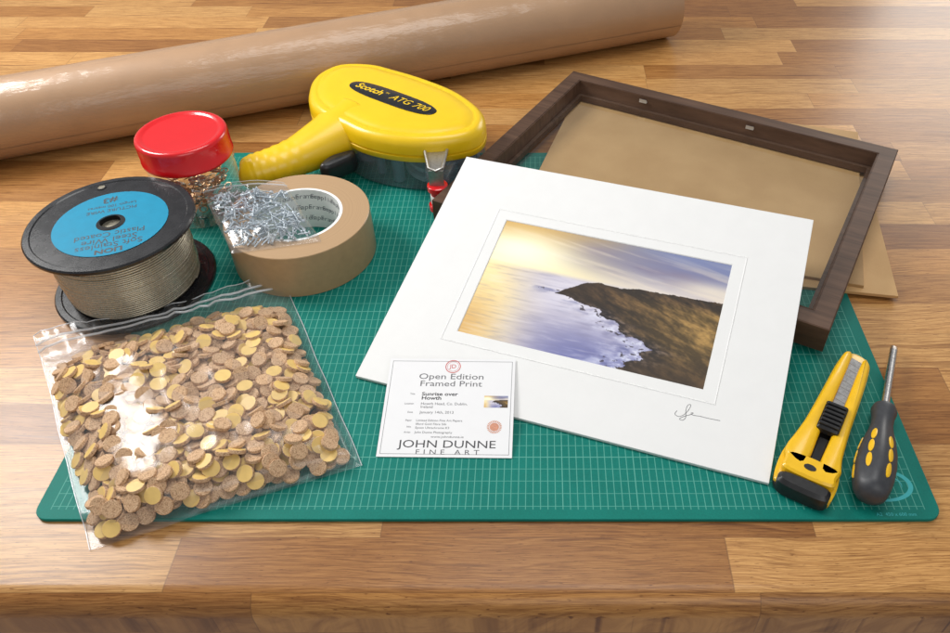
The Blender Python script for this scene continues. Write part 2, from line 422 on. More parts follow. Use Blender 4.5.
def hanger_mesh():
    m=MB()
    ring=[(.42*math.cos(R(a)),.5*math.sin(R(a)),0) for a in range(0,361,20)]
    v,f=sweep(ring,.07,6); m.add(v,f)
    v,f=rbox(-.28,-1.5,-.06,.28,-.35,.06,.02,.2); m.add(v,f)
    v,f=lathe([(.14,.06),(.12,.12),(.01,.13)],12,False,True); m.add([(x,y-1.1,z) for x,y,z in v],f)
    return m
for i in range(84):
    a=rng.uniform(0,2*math.pi); r=(2.2+.9*rng.random()) if i%4 else rng.uniform(0,2)
    z=.6+ (i/84)*4.7
    loc=(JX+r*math.cos(a),JY+r*math.sin(a),.3+z)
    rot=(rng.uniform(-.5,.5)+(1.2 if i%2 else 0),rng.uniform(-.5,.5))
    if i<2:
        o=finish('picture_hanger',hanger_mesh(),BRASS if i==0 else STEEL)
        if i==0:h0=o
        else:h1=o
    else:
        o=(h0 if i%3 else h1).copy(); COL.objects.link(o)
    o.location=tuple(c*S for c in loc); o.rotation_euler=(rot[0]*.6,rot[1]*.6,a-math.pi/2+rng.uniform(-.5,.5))
    o.scale=(.8,.8,.8)
    tag(o,'small brass picture hanger inside the clear plastic jar' if i!=1 and (i==0 or i%3) else 'small silver picture hanger inside the clear plastic jar','picture hanger','picture hangers in the jar')

# ------------------------------------------------------------ paper tape roll
tp=thing('paper_tape_roll','roll of brown paper tape lying flat on the green mat','tape roll',(-17.9,28.1,.3))
mb=MB(); v,f=ringlathe([(3.95,0),(6.25,0),(6.3,.05),(6.3,4.15),(6.25,4.2),(3.95,4.2)],110)
mb.add(v,f); 
ncol=110
mb.m=[]
for k in range(6):
    mb.m+=[1 if k in (0,4) else 0]*ncol
finish('wound_tape',mb,[TAPE,TAPEEDGE],tp,sharp=30)
mb=MB(); v,f=ringlathe([(3.7,0.02),(3.95,0.02),(3.95,4.22),(3.7,4.22)],90); mb.add(v,f); core=finish('card_core',mb,CORE,tp,sharp=30)
ws=['Framers','Tape','Supplies']
for q in range(3):
    a0=15+q*9
    for i in range(8):
        wd_=ws[(i+q)%3]
        for ci,ch in enumerate(wd_):
            a=R(a0+i*24-(ci-len(wd_)/2)*5.4)
            cu=text('printed_lettering',ch,.72,PALEINK,core,(3.69*math.cos(a),3.69*math.sin(a),3.5-1.2*q),0,thick=.002,shear=.2)
            cu.rotation_euler=(R(90),0,a-R(90))

# ------------------------------------------------------------ tape gun
gun=thing('tape_gun','yellow plastic tape gun with clear housing lying on the mat','tape gun',(0,0,.3))
def sh(p,dy): return [(x,y+dy) for x,y in p]
ol=smoothpoly(sh([(-21,48.8),(-20.9,52.2),(-18.8,54.9),(-15.2,55.0),(-12.2,53.6),(-8.6,51.4),(-4.9,48.4),(-2.3,44.6),(-2.0,41.6),(-3.2,39.6),(-6.4,38.5),(-10,38.6),(-13.7,39.9),(-16.4,42.0),(-18.6,43.8),(-20.2,46.0)],-.7),6)
Z0=3.3
mb=MB(); v,f=prism(ol,[(.5,Z0),(.1,Z0),(0,Z0+.12),(0,Z0+.6),(.14,Z0+.66),(.14,Z0+.8),(0,Z0+.86),(.04,Z0+1.7),(.2,Z0+2.15),(.5,Z0+2.45),(.95,Z0+2.6),(1.05,Z0+2.54),(1.25,Z0+2.54),(1.4,Z0+2.66),(2.4,Z0+2.78)]); mb.add(v,f)
body=finish('body',mb,YEL,gun,sharp=50)
hp_=catmull([(-25.7,36.75,2.5),(-25.45,36.8,2.5),(-24.6,37.2,2.55),(-22.9,38.0,2.7),(-20.8,39.4,2.95),(-18.8,41.2,3.25),(-16.8,43.3,3.6),(-15.5,45,3.8)],8)
hr_=catmull([(.4,0,0),(1.3,0,0),(1.85,0,0),(2.0,0,0),(2.15,0,0),(2.6,0,0),(3.1,0,0),(3.3,0,0)],8)
nn_=len(hp_)
radii=[p.x*(1+.025*math.sin(i*1.9)*(1 if 14<i<34 else 0)) for i,p in enumerate(hr_)]
mb=MB(); v,f=sweep(hp_,radii,32,True,[.95-.2*i/(nn_-1) for i in range(nn_)]); mb.add(v,f)
finish('handle',mb,YEL,gun,sharp=0)
tl=smoothpoly([(-18.0,37.2),(-17.5,38.7),(-16.2,39.7),(-15.1,40.1),(-14.9,39.1),(-16.0,37.9),(-17.2,36.9)],5)
mb=MB(); v,f=prism(tl,[(.35,1.4),(.08,1.6),(0,2.0),(0,3.0),(.1,3.3),(.35,3.5)]); mb.add(v,f)
finish('trigger',mb,BLK,gun,sharp=0)
cl=inset(ol,.12)
mb=MB(); v,f=prism(cl,[(.5,.02),(.1,.1),(0,.4),(0,Z0)]); mb.add(v,f); finish('clear_housing',mb,SMOKE,gun,sharp=45)
mb=MB()
for q in range(3):
    v,f=ringlathe([(1.6,.4+q*.8),(3.9-.3*q,.4+q*.8),(3.9-.3*q,.9+q*.8),(1.6,.9+q*.8)],50); mb.add([(x-6.6,y+42.4,z) for x,y,z in v],f)
finish('tape_reel',mb,TAPEROLL,gun,sharp=30)
mb=MB(); v,f=ringlathe([(1.6,.4),(3.4,.4),(3.4,2.4),(1.6,2.4)],50); mb.add([(x-14,y+45.9,z) for x,y,z in v],f); finish('take_up_reel',mb,REELG,gun,sharp=30)
mb=MB()
for (x,y,r) in ((-10.8,39.6,.6),(-12.8,41.0,.45),(-3.4,42.0,.4)):
    v,f=lathe([(r,.2),(r,2.8)],24); mb.add([(a+x,b_+y,c_) for a,b_,c_ in v],f)
finish('guide_posts',mb,REELG,gun,sharp=30)
mb=MB(); v,f=prism([(-8.1,38.6),(-7.3,35.6),(-5.3,35.6),(-4.7,38.6)],[(.1,.1),(0,.3),(0,2.9),(.15,3.1)]); mb.add(v,f); finish('nose_housing',mb,SMOKE,gun,sharp=40)
mb=MB()
v,f=prism([(-7.0,34.6),(-5.6,34.6),(-5.3,40.0),(-8.2,40.0)],[(0,4.35),(.05,4.5)]); mb.add(v,f)
v,f=prism([(-7.0,34.4),(-5.6,34.4),(-5.7,34.65),(-6.9,34.65)],[(0,2.6),(0,4.5)]); mb.add(v,f)
v,f=sweep([(-8.1,39.9,4.6),(-6.95,34.7,4.6),(-6.3,34.4,4.5),(-5.7,34.7,4.6),(-5.4,39.9,4.6)],.16,8); mb.add(v,f)
v,f=lathe([(.38,4.5),(.38,4.65),(.25,4.72),(.01,4.72)],20); mb.add([(a-6.7,b_+38.2,c_) for a,b_,c_ in v],f)
finish('cutter_blade',mb,STEELD,gun,sharp=40)
mb=MB(); v,f=lathe([(.8,.05),(.98,.12),(.98,.6),(.7,.7),(.7,2.2),(.98,2.3),(.98,2.8),(.8,2.9)],36); mb.add([(x-6.3,y+34.7,z) for x,y,z in v],f); finish('red_roller',mb,RED,gun)
mb=MB(); v,f=lathe([(.72,.75),(.75,.8),(.75,1.7),(.72,1.75)],32); mb.add([(x-6.3,y+34.7,z) for x,y,z in v],f); finish('roller_band',mb,CORE,gun)
la=R(-34); lc=(-11.7,45.6)
lp=[]; 
for i in range(40):
    a=2*math.pi*i/40; ex=(abs(math.cos(a))**.7)*math.copysign(1,math.cos(a))*5.7; ey=(abs(math.sin(a))**.8)*math.copysign(1,math.sin(a))*1.25
    lp.append((ex,ey))
zt=Z0+2.78
mb=MB(); v,f=prism(lp,[(0,-.05),(0,.05),(.06,.08)]); mb.add(v,f); gl=finish('label_plate',mb,BLKG,body,loc=(lc[0],lc[1],zt),rot=(0,0,la),sharp=30)
text('printed_lettering','Scotch',1.3,YEL,gl,(-3.1,.05,.085),0,thick=.004,bold=.03,shear=.15)
text('printed_lettering','TM',.35,YEL,gl,(-.95,.4,.085),0,thick=.004)
text('printed_lettering','ATG 700',1.3,YEL,gl,(2.3,.05,.085),0,thick=.004,shear=.25)

# ------------------------------------------------------------ hardboard sheets
mbd=MB(); v,f=prism([(0,0),(31.0,0),(31.0,23.5),(0,23.5)],[(.02,0),(0,.03),(0,.27),(.02,.3)]); mbd.add(v,f)
ob=finish('hardboard_sheet',mbd,MDF2,loc=(3.5,26.45,.3),rot=(0,0,R(-9.0)),sharp=30)
tag(ob,'pale tan hardboard sheet on the mat below the other board','hardboard sheet')
ra=R(-15.4); ux,uy=math.cos(ra),math.sin(ra); vx,vy=-uy,ux
BW,BH=31.8,26.6; tlx,tly=7.8,56.7
mbd=MB(); v,f=prism([(0,0),(BW,0),(BW,BH),(0,BH)],[(.02,0),(0,.03),(0,.27),(.02,.3)]); mbd.add(v,f)
ob=finish('backing_board',mbd,MDF,loc=(tlx-vx*BH,tly-vy*BH,.6),rot=(0,0,ra),sharp=30)
tag(ob,'thin brown backing board lying directly under the dark frame','backing board')

# ------------------------------------------------------------ frame (face down)
fr=thing('picture_frame','dark brown wooden picture frame lying face down with glass fitted','picture frame',(7.4,58.0,.9),(0,0,R(-28.2)))
FW,FH,RW,T=36.6,29.5,1.75,2.4
def rail(a,b,c,d):
    m=MB()
    def pt(o,i,t): return (o[0]+(i[0]-o[0])*t,o[1]+(i[1]-o[1])*t)
    prof=[(0,0),(0,T-.08),(.035,T),(.72,T),(.74,T-.08),(.77,T-.08),(.80,T-.02),(.82,.8),(1,.8),(1,.15),(.9,0)]
    r1=[(*pt(a,d,t),z) for t,z in prof]; r2=[(*pt(b,c,t),z) for t,z in prof]
    v,f=loft([r1,r2],True,True); m.add(v,f); return m
o=[(0,0),(FW,0),(FW,-FH),(0,-FH)]; w=RW+.45
i_=[(w,-w),(FW-w,-w),(FW-w,-FH+w),(w,-FH+w)]
for k in range(4):
    j=(k+1)%4
    finish('rail',rail(o[k],o[j],i_[j],i_[k]),FRAMEW,fr,smooth=False)
gx=RW+.1
mb=MB(); mb.add([(gx,-gx,.86),(FW-gx,-gx,.86),(FW-gx,-FH+gx,.86),(gx,-FH+gx,.86)],[(3,2,1,0)]); finish('glass_pane',mb,GLASS,fr,smooth=False)
for x in (9.7,21.9):
    mb=MB(); v,f=prism([(x-.42,-gx+.2),(x+.42,-gx+.2),(x+.42,-gx-.3),(x-.42,-gx-.3)],[(0,1.75),(0,1.81)]); mb.add(v,f)
    v,f=prism([(x-.42,-gx-.2),(x+.42,-gx-.2),(x+.42,-gx-.26),(x-.42,-gx-.26)],[(0,1.81),(0,2.1)]); mb.add(v,f)
    finish('framing_point',mb,TIN,fr,smooth=False)

# ------------------------------------------------------------ mounted print
pm=thing('mounted_print','white mounted seascape print propped on the dark picture frame','mounted print',(-10.7,12.5,.32),(R(13.2),0,R(-18.3)))
PW,PH=31.3,24.2
wx0,wy0,wx1,wy1=6.2,5.95,25.65,17.8
mb=MB()
def rect(x0,y0,x1,y1,z): return [(x0,y0,z),(x1,y0,z),(x1,y1,z),(x0,y1,z)]
rings=[rect(wx0,wy0,wx1,wy1,.24),rect(wx0-.06,wy0-.06,wx1+.06,wy1+.06,.3),rect(.02,.02,PW-.02,PH-.02,.3),rect(0,0,PW,PH,.28),rect(0,0,PW,PH,.0)]
v,f=loft(rings,False,True); mb.add(v,f); mb.m=[1]*4+[0]*(len(f)-4)
finish('mount_board',mb,[WHITE,WHITEE],pm,smooth=False)
mb=MB()
gx0,gy0,gx1,gy1=wx0-1.1,wy0-1.1,wx1+1.1,wy1+1.1
rings=[rect(gx0,gy0,gx1,gy1,.302),rect(gx0+.06,gy0+.06,gx1-.06,gy1-.06,.340),rect(gx0+.14,gy0+.14,gx1-.14,gy1-.14,.302)]
v,f=loft(rings,False,False); mb.add(v,f); finish('embossed_border',mb,WHITE,pm,smooth=False)
def lerp(a,b,t): t=max(0,min(1,t)); return tuple(a[i]+(b[i]-a[i])*t for i in range(3))
def ss(a,b,x): t=max(0,min(1,(x-a)/(b-a))); return t*t*(3-2*t)
def fbm(x,y,z=0,o=5): return noise.fractal(Vector((x,y,z)),1.0,2.1,o)
def srgb(c): return tuple((max(0,x)/255/12.92 if x/255<=.04045 else ((x/255+.055)/1.055)**2.4) for x in c)
HL=[(.30,.555),(.34,.52),(.38,.46),(.42,.42),(.46,.385),(.50,.375),(.58,.385),(.66,.36),(.8,.35),(1.01,.335)]
CO=[(.52,.34),(.56,.42),(.585,.52),(.63,.54),(.66,.61),(.72,.63),(.76,.73),(.80,.77),(.84,.71),(.88,.745),(.93,.69),(1.01,.66)]
def interp(tab,x):
    if x<=tab[0][0]: return tab[0][1]
    for (a,b),(c,d) in zip(tab,tab[1:]):
        if x<=c: return b+(d-b)*(x-a)/(c-a)
    return tab[-1][1]
def photo(u,v):
    n=fbm(u*3,v*9,3); n2=fbm(u*2+5,v*4,9)
    hz=.375
    t=v/hz
    left=lerp((206,164,90),(255,238,172),ss(.05,.8,t))
    right=lerp((122,132,172),(222,212,206),ss(.35,1.0,t))
    c=lerp(left,right,ss(.10,.8,u+.08*n2))
    bank=math.exp(-((t-.45-.25*(u-.4))/.30)**2)*ss(.15,.45,u)*(1-ss(.9,1.15,u))
    c=lerp(c,(126,116,140),bank*(.45+.35*ss(-.3,.4,n)))
    st=ss(-.1,.6,fbm(u*1.6+2+v*2,v*16-u*4,4)); c=lerp(c,(246,230,204),st*.4*ss(.0,.3,t))
    c=lerp(c,(255,250,224),min(1,math.exp(-((u-.12)**2/.05+(v-.24)**2/.028))*1.0))
    c=lerp(c,(252,240,214),math.exp(-((u-.95)**2/.03+(v-.26)**2/.004))*.7)
    if v>hz-.02:
        s=max(0,(v-hz)/(1-hz))
        sea=lerp((250,228,170),(186,180,196),ss(.02,.36,u+.05*n2))
        sea=lerp(sea,(218,214,226),math.exp(-((u-.40)**2/.03+(v-.52)**2/.03))*.9)
        sea=lerp(sea,(106,110,164),ss(.35,1.,s)*ss(.15,.5,u)*.95)
        sea=lerp(sea,(206,158,88),ss(.5,0,u*2.4)*ss(.1,.9,s)*.75)
        rip=fbm(u*9,v*55,1); sea=lerp(sea,(240,234,236),ss(.0,.8,rip)*.22)
        sea=lerp(sea,(128,126,152),ss(.0,.8,-rip)*.25)
        c=lerp(c,sea,ss(hz-.02,hz+.03,v))
    top=interp(HL,u)+.010*fbm(u*22,0,2)
    cu=interp(CO,v)+.032*fbm(u*16,v*24,5)
    if v>.50:
        dd=cu-u
        k=fbm(u*12+v*8,v*16-u*6,7); k2=fbm(u*45,v*60,3)
        mist=ss(.30,.02,dd)*ss(-.5,.5,k)*ss(.52,.66,v)
        foam=ss(.20,.0,dd)*ss(-.05,.8,k+.6*k2)*ss(.54,.72,v)
        if dd>0:
            c=lerp(c,(86,92,140),ss(.2,.0,dd)*ss(-.1,.5,-k)*.5)
            c=lerp(c,(206,208,232),mist*.55)
            c=lerp(c,(232,235,248),foam*.75)
            rk=fbm(u*34,v*40,21)
            if dd<.08 and rk>.38: c=lerp(c,(58,52,60),.8)
    land=(v>top and u>.30) and (u>cu or v<.535)
    if v<.56 and u<cu and v>interp([(.30,.57),(.5,.555),(.6,.565)],u)+.010*n: land=False
    if land:
        def hh(a,b): return fbm(a*3.2+b*2.5,b*5-a*3,8,3)+.16*fbm(a*13+b*6,b*17-a*8,12,4)
        e=.005; gxx=(hh(u+e,v)-hh(u-e,v))/(2*e); gyy=(hh(u,v+e)-hh(u,v-e))/(2*e)
        shd=max(0,min(1,.42+.045*gxx-.025*gyy))
        fine=fbm(u*75,v*95,12,3)
        slope=ss(.5,1.0,u)*ss(.37,.48,v)*ss(1.1,.6,v)
        L=lerp((44,35,28),(100,76,50),shd)
        G=lerp((98,78,42),(184,146,82),shd)
        L=lerp(L,G,slope*.85)
        L=tuple(q*(1+.13*fine) for q in L)
        rock=ss(.15,.0,u-cu) if v>.5 else 0
        rr_=fbm(u*26+v*12,v*34-u*18,40,5)
        L=lerp(L,lerp((26,23,28),(128,112,106),ss(-.25,.75,rr_)),rock*.8)
        L=lerp(L,(50,42,38),ss(.06,.0,v-top)*.5*ss(1.0,.5,u))
        L=lerp(L,(56,42,32),ss(.6,.4,u)*.6)
        L=lerp(L,(60,45,30),ss(.75,1,v)*.5)
        c=L
    return srgb(c)
NX,NY=400,250
vs=[];cols=[];fs=[]
for j in range(NY+1):
    for i in range(NX+1):
        u=i/NX;vv=j/NY
        vs.append(((wx0-.1+u*(wx1-wx0+.2)),(wy1+.1-vv*(wy1-wy0+.2)),.23)); cols.append((*photo(u,vv),1))
for j in range(NY):
    for i in range(NX):
        a=j*(NX+1)+i; fs.append((a,a+NX+1,a+NX+2,a+1))
mb=MB(); mb.add(vs,fs)
PHOTO=vcol_mat()
pr=finish('seascape_photograph',mb,PHOTO,pm,smooth=False)
ca=pr.data.color_attributes.new('Col','FLOAT_COLOR','POINT'); ca.data.foreach_set('color',np.array(cols,dtype=np.float32).ravel())
mb=MB()
sg=[(-.9,.0),(-1.0,-.35),(-.7,-.5),(-.35,-.2),(-.1,.4),(-.05,.85),(-.25,.75),(-.3,.2),(-.2,-.4),(-.35,-.75),(-.6,-.7),(-.3,-.35),(.1,-.05),(.25,.15),(.1,.1),(.25,-.05),(.8,.0),(1.4,.0),(2.2,.05)]
sgs=[(25.1+q.x*1.0,3.7+q.y*.85,.305) for q in catmull([(a,b,0) for a,b in sg],5)]
v,f=sweep(sgs,.020,6,True,.3); mb.add(v,f)
finish('ink_signature',mb,GREYINK,pm)

# ------------------------------------------------------------ certificate card
cd=thing('certificate_card','square white printed certificate card resting on the mount edge','card',(-8.05,5.0,.34),(R(9.6),0,R(-.8)))
CW,CH=9.55,8.3
mb=MB(); v,f=prism(rrect(0,0,CW,CH,.02,1),[(0,0),(0,.045)]); mb.add(v,f); cp=finish('card_sheet',mb,PAPER,cd,smooth=False)
def ct(s,x,y,size,mat=INK,al='CENTER',**k): text('printed_lettering',s,size,mat,cd,(x,y,.05),0,al,thick=.002,**k)
ct('Open Edition',CW/2,6.68,.70,GREYINK,sx=1.3); ct('Framed Print',CW/2,6.05,.68,GREYINK,sx=1.3)
ct('Sunrise over',2.7,5.15,.42,INK,'LEFT',bold=.008,sx=1.25); ct('Howth',2.7,4.8,.42,INK,'LEFT',bold=.008,sx=1.25)
ct('Howth Head, Co. Dublin,',2.7,4.32,.30,GREYINK,'LEFT',sx=1.1); ct('Ireland',2.7,4.05,.30,GREYINK,'LEFT',sx=1.1)
ct('January 14th, 2013',2.7,3.6,.30,GREYINK,'LEFT',sx=1.1)
ct('Limited Edition Fine Art Papers',2.5,2.92,.24,GREYINK,'LEFT',sx=1.1)
ct('Ilford Gold Fibre Silk',2.5,2.62,.24,GREYINK,'LEFT',sx=1.1); ct('Epson Ultrachrome K3',2.5,2.32,.24,GREYINK,'LEFT',sx=1.1); ct('John Dunne Photography',2.5,1.95,.24,GREYINK,'LEFT',sx=1.1)
for y,s in ((5.15,'Title'),(4.32,'Location'),(3.6,'Date'),(2.92,'Paper'),(2.4,'Inks'),(1.95,'Artist')):
    ct(s,2.2,y,.2,GREYINK,'RIGHT')
ct('www.johndunne.ie',CW/2+.1,1.6,.24,GREYINK,sx=1.3)
ct('JOHN DUNNE',CW/2+.15,1.0,.85,INK,sx=1.28); ct('FINE ART',CW/2+.2,.38,.55,GREYINK,sx=1.25,spacing=1.7)
mb=MB(); v,f=ringlathe([(.52,0),(.58,0),(.58,.006),(.52,.006)],40); mb.add(v,f)
v,f=ringlathe([(.42,0),(.44,0),(.44,.006),(.42,.006)],40); mb.add(v,f)
finish('red_emblem',mb,REDINK,cd,loc=(CW/2+.05,7.6,.047)); ct('JD',CW/2+.05,7.6,.5,REDINK)
mb=MB(); v,f=lathe([(.34,0),(.34,.006)],30); mb.add(v,f)
for k in range(24):
    a=R(15*k); v,f=prism([(.38,-.035),(.54,-.035),(.54,.035),(.38,.035)],[(0,0),(0,.006)]); mb.add(v,f,0,Matrix.Rotation(a,4,'Z'))
finish('round_seal',mb,ORANGEINK,cd,loc=(8.2,2.45,.047)); ct('FINE ART',8.2,2.45,.14,PAPER)
vs=[];cols=[];fs=[]; nx,ny=60,36
for j in range(ny+1):
    for i in range(nx+1):
        vs.append((7.35+1.75*i/nx,5.05-1.0*j/ny,.052)); cols.append((*photo(i/nx,j/ny),1))
for j in range(ny):
    for i in range(nx):
        a=j*(nx+1)+i; fs.append((a,a+nx+1,a+nx+2,a+1))
mb=MB(); mb.add(vs,fs); o2=finish('thumbnail_photograph',mb,PHOTO,cd,smooth=False)
ca=o2.data.color_attributes.new('Col','FLOAT_COLOR','POINT'); ca.data.foreach_set('color',np.array(cols,dtype=np.float32).ravel())
mb=MB(); rings=[rect(.22,.22,CW-.22,CH-.22,.049),rect(.25,.25,CW-.25,CH-.25,.049)]
v,f=loft(rings,False,False); mb.add(v,f); finish('printed_border',mb,GREYINK,cd,smooth=False)

# ------------------------------------------------------------ knife
kx0,ky0=20.8,1.5; kx1,ky1=28.3,14.0
ka=math.atan2(ky1-ky0,kx1-kx0)
kn=thing('utility_knife','yellow snap-off utility knife with black slider on the mat','utility knife',(kx0,ky0,.3),(0,0,ka))
def wd(p,k=1.1): return [(x,y*k) for x,y in p]
out=smoothpoly(wd([(0.1,-1.5),(0.0,0),(0.1,1.5),(.8,1.9),(2.6,1.98),(4.4,1.75),(6.5,1.5),(10,1.3),(13.4,1.1),(14.5,.65),(14.7,0),(14.2,-.8),(13.0,-1.05),(10,-1.2),(6.5,-1.3),(3.6,-1.5),(2.0,-1.75),(.8,-1.75)]),4)
mb=MB(); v,f=prism(out,[(.2,0),(.02,.15),(0,.5),(0,.8),(.1,.88)]); mb.add(v,f)
def railp(pts,z1): 
    v,f=prism(pts,[(0,.78),(0,z1-.25),(.08,z1-.08),(.2,z1)]); mb.add(v,f)
railp(smoothpoly([(1.9,.45),(2.0,1.7),(2.8,2.08),(4.4,1.84),(6.5,1.57),(10,1.35),(13.3,1.13),(14.0,.85),(13.6,.42),(10,.42),(6,.42)],3),1.6)
railp(smoothpoly([(1.9,-.45),(6,-.42),(10,-.42),(13.6,-.42),(13.5,-.9),(12.8,-1.07),(10,-1.25),(6.5,-1.36),(3.6,-1.58),(2.1,-1.8)],3),1.6)
finish('handle',mb,YEL2,kn,sharp=50)
mb=MB(); v,f=rbox(1.6,-.48,.8,13.6,.48,.94,.03,.1); mb.add(v,f); finish('blade_channel',mb,BLK,kn,sharp=30)
mb=MB()
for i in range(9):
    x=7.6+i*.68; v,f=prism([(x,-.41),(x+.66,-.41),(x+.86,.41),(x+.2,.41)],[(.01,.98),(0,1.0),(0,1.05),(.012,1.065)]); mb.add(v,f)
finish('snap_off_blade',mb,STEEL,kn,smooth=False)
mb=MB(); v,f=rbox(5.2,-.78,1.2,8.0,.78,1.9,.14,.2); mb.add(v,f)
for i in range(6): 
    x=5.42+i*.41; v,f=rbox(x,-.7,1.85,x+.22,.7,2.1,.06,.07); mb.add(v,f)
finish('slider',mb,BLK,kn,sharp=35)
mb=MB(); v,f=rbox(2.4,-.30,.96,5.0,.30,1.12,.03,.1); mb.add(v,f); finish('slider_track',mb,BLK,kn,sharp=35)
mb=MB(); co=smoothpoly(wd([(-.25,-1.3),(-.35,0),(-.25,1.3),(.5,1.8),(1.4,1.85),(1.6,1.2),(1.65,0),(1.6,-1.2),(1.3,-1.7),(.5,-1.65)],1.12),4)
v,f=prism(co,[(.25,.0),(0,.2),(0,.55)]); mb.add(v,f)
co2=smoothpoly(wd([(-.25,-1.3),(-.35,0),(-.25,1.3),(.3,1.6),(.8,1.3),(.9,0),(.8,-1.3),(.3,-1.55)],1.12),4)
v,f=prism(co2,[(0,.55),(0,1.25),(.25,1.5)]); mb.add(v,f)
finish('end_cap',mb,BLK,kn,sharp=40)
mb=MB(); v,f=prism(smoothpoly(wd([(.9,-1.3),(.9,1.3),(1.6,1.6),(2.5,1.35),(2.5,-1.3),(1.6,-1.5)],1.12),4),[(0,.85),(0,1.45),(.15,1.6)]); mb.add(v,f); 
yp=finish('yellow_collar',mb,YEL2,kn,sharp=40); mb=MB(); v,f=lathe([(.26,0),(.26,.02)],20); mb.add([(x*1.0,y*1.6,z) for x,y,z in v],f); finish('printed_badge',mb,BLK,kn,loc=(1.65,.1,1.6))

# ------------------------------------------------------------ screwdriver
sx0,sy0=24.9,.6; sx1,sy1=31.6,15.3
sa=math.atan2(sy1-sy0,sx1-sx0)
sd=thing('screwdriver','black screwdriver with yellow grip inlays lying on the mat','screwdriver',(sx0,sy0,.3),(0,R(3.2),sa))
mb=MB(); n=48; rings=[]
gp=[(0,.02),(.05,.55),(.3,.95),(.8,1.2),(1.6,1.34),(2.8,1.4),(4.0,1.32),(5.2,1.12),(6.2,.88),(7.0,.75),(7.8,.78),(8.4,.9),(8.75,.82),(8.85,.5),(8.85,.02)]
CZ=1.4
for x,r in gp:
    rr=[]
    for i in range(n):
        a=2*math.pi*i/n; q=r*(1-.03*(1+math.cos(6*a))*(1 if .5<x<7 else 0))
        rr.append((x,q*math.cos(a),CZ+q*math.sin(a)))
    rings.append(rr)
v,f=loft(rings); mb.add(v,f); grip=finish('grip',mb,RUBBER,sd,sharp=50)
mb=MB()
def rad(x): return interp(gp,x)
for a in (120,60,0):
    for x in (1.9,3.25,4.6):
        x+= .0 if a in (120,0) else .4
        r=rad(x)*.955; aa=R(a)
        vv,ff=lathe([(1,-.14),(1,.03),(.75,.06)],20)
        slope=math.atan2(rad(x+.3)-rad(x-.3),.6)
        M=Matrix.Translation((x,r*math.cos(aa),CZ+r*math.sin(aa)))@Matrix.Rotation(aa-R(90),4,'X')@Matrix.Rotation(-slope,4,'Y')
        vv=[(p[0]*.62,p[1]*.19,p[2]) for p in vv]
        mb.add(vv,ff,0,M)
finish('yellow_grip_inlays',mb,YEL2,sd,sharp=50)
mb=MB(); pts=[(8.8,0,CZ),(9.2,0,CZ),(15.2,0,CZ),(15.6,0,CZ)]
v,f=sweep(pts,[.34,.3,.3,.3],20); mb.add(v,f)
rr=[[(15.6,.3*math.cos(2*math.pi*i/12),CZ+.3*math.sin(2*math.pi*i/12)) for i in range(12)],[(16.2,.26*math.cos(2*math.pi*i/12),CZ+.08*math.sin(2*math.pi*i/12)) for i in range(12)]]
v,f=loft(rr); mb.add(v,f); finish('steel_shaft',mb,STEEL,sd,sharp=40)

# ------------------------------------------------------------ bags
class HF:
    def __init__(s,x0,y0,x1,y1,res,base):
        s.x0,s.y0,s.res=x0,y0,res; s.nx=int((x1-x0)/res)+1; s.ny=int((y1-y0)/res)+1
        s.X,s.Y=np.meshgrid(x0+np.arange(s.nx)*res,y0+np.arange(s.ny)*res,indexing='ij')
        s.H=base(s.X,s.Y); s.B=s.H.copy()
    def at(s,A,x,y):
        i=min(s.nx-2,max(0,(x-s.x0)/s.res)); j=min(s.ny-2,max(0,(y-s.y0)/s.res)); a,b=int(i),int(j); fx,fy=i-a,j-b
        return A[a,b]*(1-fx)*(1-fy)+A[a+1,b]*fx*(1-fy)+A[a,b+1]*(1-fx)*fy+A[a+1,b+1]*fx*fy
def blur(A,k,it=2):
    for _ in range(it):
        for ax in (0,1):
            P=np.concatenate([np.repeat(A.take([0],ax),k,ax),A,np.repeat(A.take([-1],ax),k,ax)],ax)
            c=np.cumsum(P,ax); z=np.zeros_like(c.take([0],ax)); c=np.concatenate([z,c],ax)
            n=A.shape[ax]; A=(c.take(range(2*k+1,2*k+1+n),ax)-c.take(range(0,n),ax))/(2*k+1)
    return A
def bil(C,u,v):
    return tuple((C[0][i]*(1-u)+C[1][i]*u)*(1-v)+(C[3][i]*(1-u)+C[2][i]*u)*v for i in (0,1))
C10=[(-37.0,16.2),(-19.1,24.1),(-8.9,4.2),(-25.3,-2.1)]
base=lambda X,Y: np.where(Y>.3,.42,np.where(Y<-.6,.1,.1+.32*(Y+.6)/.9))
hf=HF(-39,-4,-7,26,.14,base)
PR,PT=.60,.27
pads=[]
NPADS=1180
